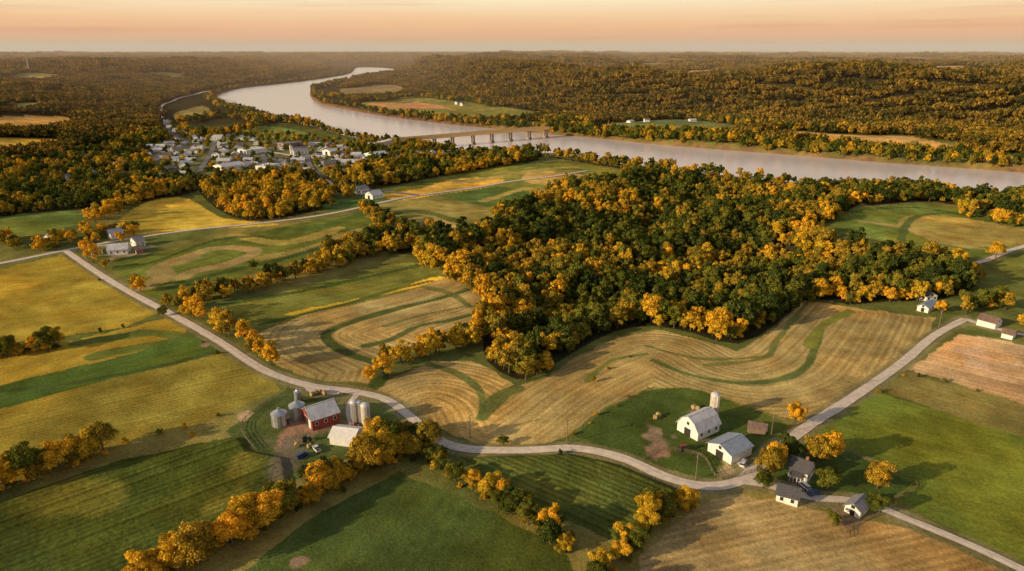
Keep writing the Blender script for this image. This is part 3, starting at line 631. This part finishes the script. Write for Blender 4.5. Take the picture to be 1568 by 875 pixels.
building("garden_shed",(1535,515),(1552,519),4.5,2.2,1.3,'white','roofr',wins=False)
building("white_barn",(168,389),(198,386),10,3.4,2.6,'white','roofw');building("farmhouse",(205,378),(219,375),8,4,2.3,'white','roofg',door='porch')
building("farmhouse",(168,366),(187,363),8,4,2.3,'white','roofb',door='porch');building("garage",(208,388),(219,386),6,2.6,1.7,'red','roofr')
building("garage",(75,370),(88,366),8,3,2,'white','roofw');building("garage",(140,384),(150,390),6,2.6,1.7,'white','roofg')
building("farmhouse",(548,298),(560,295),9,4.5,2.5,'white','roofg',door='porch');building("white_barn",(565,305),(581,302),10,3.6,2.7,'white','roofw');building("garage",(530,296),(540,294),8,3,2,'white','roofr')
def grain_bin(px,R_,Hh):
    b=MB();pr=[(R_,-.5)]
    for k in range(int(Hh/.4)): pr+=[(R_+.05,k*.4+.1),(R_,k*.4+.3)]
    pr+=[(R_+.15,Hh),(R_*.5,Hh+R_*.33),(.45,Hh+R_*.6),(.45,Hh+R_*.6+.35),(.1,Hh+R_*.6+.5)]
    b.lathe(pr,'steel',32)
    for k in range(16): a=2*math.pi*k/16; b.box(0,0,0,.08,.06,Hh,'steel',Matrix.Rotation(a,4,'Z')@Matrix.Translation((R_+.07,0,Hh/2)))
    for k in range(int(Hh/.4)): b.box(0,-R_-.3,.3+k*.4,.5,.05,.05,'dark')
    for s_ in(-.25,.25): b.box(s_,-R_-.3,Hh/2,.05,.05,Hh,'dark')
    b.box(R_*.7,-R_*.75,1,.9,.15,1.9,'dark',Matrix.Rotation(.2,4,'Z'))
    q=W([px])[0];place("grain_bin",b.mesh("grain_bin"),q[0],q[1],.5)
grain_bin((429,650),2.6,4.4);grain_bin((456,638),2.6,4.6);grain_bin((457,617),1.2,4.5)
def silo(px,R_,Hh,k='conc'):
    b=MB();pr=[(R_,-.5)]
    for j in range(int(Hh/.7)): pr+=[(R_,j*.7+.2),(R_+.04,j*.7+.24),(R_+.04,j*.7+.32),(R_,j*.7+.36)]
    pr+=[(R_,Hh)];b.lathe(pr,k,28)
    b.lathe([(R_+.08,Hh)]+[((R_+.08)*math.cos(t),Hh+R_*.75*math.sin(t)) for t in(.3,.6,.9,1.2,1.5)],'roofw',28,c=(0,0,.01))
    b.box(0,-R_-.35,Hh/2+.3,.8,.7,Hh+.4,'conc');b.lathe([(.07,0),(.07,Hh+1)],'steel',6,c=(R_+.1,.3,0))
    q=W([px])[0];place("silo",b.mesh("silo"),q[0],q[1],.3)
silo((544,645),1.35,7.2,'steel');silo((551,645),1.35,6.8);silo((561,650),1.5,7.2);silo((1092,638),1.5,8.2)
# poles and lines
def pole(q):
    b=MB();b.lathe([(.16,-1),(.13,4),(.09,9)],'wood',8);b.box(0,0,8.3,2.2,.12,.14,'wood')
    for s_ in(-1,-.5,.5,1): b.lathe([(.05,0),(.07,.1),(.03,.2)],'conc',6,c=(s_,0,8.37))
    b.lathe([(.2,0),(.22,.7),(.1,.8)],'steel',8,c=(.3,.0,6.8));place("utility_pole",b.mesh("utility_pole"),q[0],q[1],math.radians(60))
pp=W([(720,672),(868,680),(1065,735),(1180,672),(1325,588),(1437,503)]);[pole(q) for q in pp]
for a,b_ in zip(pp[:-1],pp[1:]):
    for s_ in(-.9,.9):
        cu=bpy.data.curves.new("power_line","CURVE");cu.dimensions='3D';cu.bevel_depth=.012;sp_=cu.splines.new('POLY');sp_.points.add(12)
        for k in range(13):
            t=k/12;x=a[0]*(1-t)+b_[0]*t+s_*.5;y=a[1]*(1-t)+b_[1]*t-s_*.8;z=(hz(*a)*(1-t)+hz(*b_)*t)+8.5-4*1.3*t*(1-t);sp_.points[k].co=(x,y,z,1)
        cu.materials.append(M['dark']);ob=bpy.data.objects.new("power_line",cu);scene.collection.objects.link(ob)
def fence(px):
    q=smooth(W(px),False,4);seg=np.hypot(*(q[1:]-q[:-1]).T);s=np.r_[0,np.cumsum(seg)];n=int(s[-1]/2.5);t=np.linspace(0,s[-1],n+1);x=np.interp(t,s,q[:,0]);y=np.interp(t,s,q[:,1]);z=H(x,y);b=MB()
    for k in range(n+1):
        b.box(x[k],y[k],z[k]+.6,.14,.14,1.5,'wood')
        if k<n:
            for hh in(.45,.85,1.2):
                d=Vector((x[k+1]-x[k],y[k+1]-y[k],z[k+1]-z[k]));T=Matrix.Translation(((x[k]+x[k+1])/2,(y[k]+y[k+1])/2,(z[k]+z[k+1])/2+hh))@d.to_track_quat('X','Z').to_matrix().to_4x4();b.box(0,0,0,d.length,.04,.1,'wood',T)
    ob=bpy.data.objects.new("farm_fence",b.mesh("farm_fence"));scene.collection.objects.link(ob)
fence([(1290,690),(1350,715),(1405,742),(1370,770)]);fence([(1160,722),(1100,735),(1075,700),(1010,690),(985,705)]);fence([(390,690),(370,650),(420,610)]);fence([(1295,825),(1300,810),(1345,790)])
def vehicle(px,rz,paint,kind):
    b=MB()
    if kind=='tractor':
        b.box(.8,0,1.2,1.8,.8,.7,paint);b.box(-.6,0,1.9,1.3,1.3,1.3,'glass');b.box(-.6,0,2.62,1.5,1.5,.12,paint);b.lathe([(.06,0),(.06,1)],'dark',6,c=(1.2,.2,1.5))
        wh=[(-.8,.95,.85),(-.8,-.95,.85),(1.3,.75,.5),(1.3,-.75,.5)]
    else:
        b.prof([(-.9,.35),(.9,.35),(.92,.8),(.85,1.0),(-.85,1.0),(-.92,.8)],-2.4,2.4,paint)
        x0,x1=(-.3,1.2) if kind=='pickup' else (-1.9,1.1)
        b.add([(x0-.3,-.85,1.0),(x1+.5,-.85,1.0),(x1+.5,.85,1.0),(x0-.3,.85,1.0),(x0,-.7,1.55),(x1,-.7,1.55),(x1,.7,1.55),(x0,.7,1.55)],[(0,1,5,4),(1,2,6,5),(2,3,7,6),(3,0,4,7)],'glass')
        b.box((x0+x1)/2,0,1.58,x1-x0,1.42,.06,paint)
        if kind=='pickup': b.box(-1.5,0,1.01,1.5,1.4,.04,'dark')
        for s_ in(-.6,.6): b.box(2.42,s_,.75,.05,.3,.15,'roofw');b.box(-2.42,s_,.75,.05,.25,.15,'carred')
        wh=[(-1.5,.85,.36),(-1.5,-.85,.36),(1.5,.85,.36),(1.5,-.85,.36)]
    for x,y,r_ in wh: b.lathe([(r_*.9,-.14),(r_,-.08),(r_,.08),(r_*.9,.14)],'rubber',16,T=Matrix.Translation((x,y,r_))@Matrix.Rotation(math.pi/2,4,'X'))
    q=W([px])[0];place({'tractor':'tractor','pickup':'pickup_truck','car':'parked_car'}[kind],b.mesh(kind),q[0],q[1],rz,hz(q[0],q[1])+.08,sc=.85)
vehicle((470,676),.4,'tgreen','tractor');vehicle((540,655),1.2,'carred','pickup');vehicle((485,690),2.2,'carwhite','pickup');vehicle((1246,758),.3,'carblue','car');vehicle((1138,712),1.0,'carwhite','car');vehicle((1045,690),1.7,'carred','tractor');vehicle((462,700),.9,'carblue','car');vehicle((1232,747),1.9,'carwhite','car')
for px in[(1003,642),(1008,638),(490,602),(484,604),(478,606),(497,604),(1062,626),(1068,628),(474,686),(455,684)]:
    b=MB();b.lathe([(.7,-.65),(.78,-.55),(.78,.55),(.7,.65)],'hay',18,T=Matrix.Translation((0,0,.75))@Matrix.Rotation(math.pi/2,4,'X'));q=W([px])[0];place("hay_bale",b.mesh("hay_bale"),q[0],q[1],random.random()*3)
# ------------------------------------------------------------------ village
hm=[bmesh_building("village_house",Ln,w_,wh,rh,wl,rf,door='small',chim=c_) for Ln,w_,wh,rh,wl,rf,c_ in[(12,8,3.4,2.4,'white','roofg',1),(10,8,5,2.4,'white','roofd',1),(13,9,3.4,2.2,'tanw','roofw',0),(11,8,4.6,2.6,'brick','roofd',1),(14,9,3.2,2,'white','roofw',0),(9,7,3,2.2,'white','roofb',0),(12,8,3.2,2.2,'white','roofw',1)]]
x,y=jgrid(town[:,0].min(),town[:,0].max(),town[:,1].min(),town[:,1].max(),17);m=pip(x,y,town)&clear_roads(x,y,7)&(sdist(x,y,river,60)<-20);hx=x[m];hy=y[m]
keep=rs.rand(len(hx))<.3+.6*sst((fbm(hx,hy,60,2,19)-.35)*4);hx=hx[keep];hy=hy[keep]
ex=W([(120,262),(150,258),(90,268),(140,270),(40,262),(215,226),(262,196),(272,202),(258,188),(240,178),(300,200),(236,200),(160,245),(105,275),(270,212),(225,214),(200,236),(130,248)]);hx=np.r_[hx,ex[:,0]];hy=np.r_[hy,ex[:,1]]
for a,b_ in zip(hx,hy): place("village_house",random.choice(hm),a,b_,random.choice([.15,1.72])+random.gauss(0,.08),sc=.75+.35*random.random())
x,y=jgrid(town[:,0].min()-60,town[:,0].max()+30,town[:,1].min()-20,town[:,1].max()+40,9);m=clear_roads(x,y,5)&(sdist(x,y,river,60)<-12)&(sdist(x,y,town,80)>-55)&(pdist(x,y,BR)>14)
for a,b_ in zip(hx,hy): m&=np.hypot(x-a,y-b_)>8.5
m&=rs.rand(len(x))<.62;x=x[m];y=y[m];scatter("village_trees",np.c_[x,y,H(x,y)-.3],.4+.38*rs.rand(len(x)),kindidx(.12,len(x)),midcol)
for p1,p2,w_,nm,rf in[((335,262),(368,258),18,"warehouse",'roofw'),((370,236),(400,232),20,"store_building",'white'),((565,243),(592,240),20,"warehouse",'roofw'),((430,226),(450,224),16,"school_building",'roofg'),((400,262),(420,258),14,"store_building",'roofw'),((500,238),(520,235),16,"warehouse",'roofw')]:
    building(nm,p1,p2,w_,5,2.2,'white' if rf!='roofg' else 'brick',rf,kind='flat' if 'store' in nm or 'school' in nm else 'gable',wins=True)
for px in[(965,188),(990,187),(700,160),(708,162),(1060,186)]:
    q=W([px])[0];place("farmhouse",random.choice(hm),q[0],q[1],random.random(),sc=.9)
# church with steeple
b=MB();b.prof([(-5,-1),(5,-1),(5,5),(0,9),(-5,5)],-9,9,'white');b.prof([(5.4,4.75),(0,9.1),(-5.4,4.75),(-5.4,4.95),(0,9.3),(5.4,4.95)],-9.3,9.3,'roofg');b.box(-10.5,0,5,3,3,12,'white');b.lathe([(2.1,11),(.1,18)],'roofd',4,c=(-10.5,0,0))
for k in range(4):
    for s_ in(-1,1): b.box(-6+k*4,s_*5.03,2.6,1,.06,2.6,'glass')
q=W([(460,236)])[0];place("church",b.mesh("church"),q[0],q[1],.5)
# ------------------------------------------------------------------ bridge
e=plane_pts([(598,221),(838,201)],3.0);e0,e1=e;d=e1-e0;Lb=float(np.hypot(*d));ang=math.atan2(d[1],d[0]);b=MB()
zd=9.0;b.box(Lb/2,0,zd,Lb,10,.6,'conc')
for s_ in(-1,1):
    b.box(Lb*.5,s_*4.4,zd-1.75,Lb,.5,2.9,'girder');b.box(Lb/2,s_*4.95,zd+.85,Lb,.25,1.1,'girder')
    for k in range(int(Lb/8)): b.box(4+k*8,s_*4.69,zd-1.75,.25,.08,2.9,'girder')
b.box(Lb/2,0,zd+.33,Lb,8.6,.06,'asph')
for k in range(int(Lb/12)): b.box(6+k*12,0,zd+.37,5,.2,.02,'line')
for px in[(640,220),(668,218),(697,215),(727,213),(757,211),(782,208),(808,206)]:
    q=plane_pts([px],WZ)[0]; t=float((q-e0)@d/Lb)
    b.box(t,0,-6.5,3.0,11,5,'pier');b.box(t,0,zd-3.65,2.2,9.6,.9,'pier');
    for s_ in(-3.2,3.2): b.box(t,s_,.45,1.9,1.9,8.9,'pier')
# sloping approach ramp at the town end
b.add([(-60,-7,0),(-60,7,0),(0,7,-3),(0,-7,-3),(-60,-4.5,.4),(-60,4.5,.4),(0,4.5,zd+.3),(0,-4.5,zd+.3)],[(4,5,6,7),(0,4,7,3),(1,2,6,5),(3,7,6,2)],'gravel')
place("river_bridge",b.mesh("river_bridge"),e0[0],e0[1],ang,0)
# radio mast on the skyline
def tower(px,hh,name):
    q=W([px])[0];b=MB()
    for k in range(3):
        a=k*2.094;b.add([(2.5*math.cos(a)-.5,2.5*math.sin(a)-.5,0),(2.5*math.cos(a)+.5,2.5*math.sin(a)+.5,0),(.5,.5,hh),(-.3,-.3,hh)],[(0,1,2,3)],'steel')
    for k in range(14): b.box(0,0,hh*k/14,5*(1-k/15)+.5,5*(1-k/15)+.5,.8,'steel')
    place(name,b.mesh(name),q[0],q[1])
tower((45,112),60,"radio_tower")
# ------------------------------------------------------------------ atmosphere: haze lying over the valley and the far country
b=MB();b.box(0,26000,150,96000,50000,420,'white');hm_=b.mesh("haze")
m,nt,o=nmat("haze");v=nt.nodes.new("ShaderNodeVolumeScatter");v.inputs['Color'].default_value=(1,.72,.56,1);v.inputs['Density'].default_value=1/10500;v.inputs['Anisotropy'].default_value=0;L(nt,v.outputs[0],o.inputs['Volume'])
hm_.materials.clear();hm_.materials.append(m);ob=bpy.data.objects.new("haze",hm_);scene.collection.objects.link(ob)
# ------------------------------------------------------------------ light
EL=math.radians(17);sx,sy=-.9,-.43
s=bpy.data.lights.new("sun","SUN");s.energy=5;s.angle=math.radians(.6);s.color=(1,.77,.45);so=bpy.data.objects.new("sun",s);scene.collection.objects.link(so)
so.rotation_euler=Vector((-sx*math.cos(EL),-sy*math.cos(EL),-math.sin(EL))).to_track_quat('-Z','Y').to_euler()
w=bpy.data.worlds.new("World");scene.world=w;w.use_nodes=True;nt=w.node_tree;nt.nodes.clear();o=nt.nodes.new("ShaderNodeOutputWorld");bg=nt.nodes.new("ShaderNodeBackground");bg.inputs[1].default_value=.1
sk=nt.nodes.new("ShaderNodeTexSky");sk.sky_type='NISHITA';sk.sun_disc=False;sk.sun_elevation=EL;sk.sun_rotation=math.atan2(sx,sy);sk.dust_density=3
tc=nt.nodes.new("ShaderNodeTexCoord").outputs['Generated'];sep=nt.nodes.new("ShaderNodeSeparateXYZ");L(nt,tc,sep.inputs[0])
cr=nt.nodes.new("ShaderNodeValToRGB");E=cr.color_ramp.elements
stops=[(0,(.95,.3,.16)),(.018,(1.1,.43,.21)),(.036,(1.08,.6,.3)),(.064,(1.1,.9,.58)),(.2,(.95,.78,.6)),(.45,(.38,.37,.39)),(1,(.2,.24,.33))]
E[0].position=0;E[0].color=(*stops[0][1],1);E[1].position=1;E[1].color=(*stops[-1][1],1)
for p_,c_ in stops[1:-1]: q=E.new(p_);q.color=(*c_,1)
mp=nt.nodes.new("ShaderNodeMapping");mp.inputs['Scale'].default_value=(2.2,2.2,85);L(nt,tc,mp.inputs[0]);cn=noise(nt,mp.outputs[0],1.2,5,.55)
L(nt,mathn(nt,'ADD',sep.outputs[2],mathn(nt,'MULTIPLY',mathn(nt,'SUBTRACT',cn,.5),.02)),cr.inputs[0])
cm=nt.nodes.new("ShaderNodeMix");cm.data_type='RGBA';cm.blend_type='MULTIPLY';L(nt,mrange(nt,cn,.5,.66,0,1),cm.inputs[0]);L(nt,cr.outputs[0],cm.inputs[6]);cm.inputs[7].default_value=(.88,.74,.74,1)
cs=vscale(nt,cm.outputs[2],10.0);mx=nt.nodes.new("ShaderNodeMix");mx.data_type='RGBA';L(nt,mrange(nt,sep.outputs[2],.1,.5,.97,.6),mx.inputs[0]);L(nt,sk.outputs[0],mx.inputs[6]);L(nt,cs,mx.inputs[7])
L(nt,mx.outputs[2],bg.inputs[0]);L(nt,bg.outputs[0],o.inputs[0])
scene.view_settings.view_transform='Standard';scene.view_settings.look='None';scene.view_settings.exposure=0
print("verts",len(X),"objs",len(scene.objects))
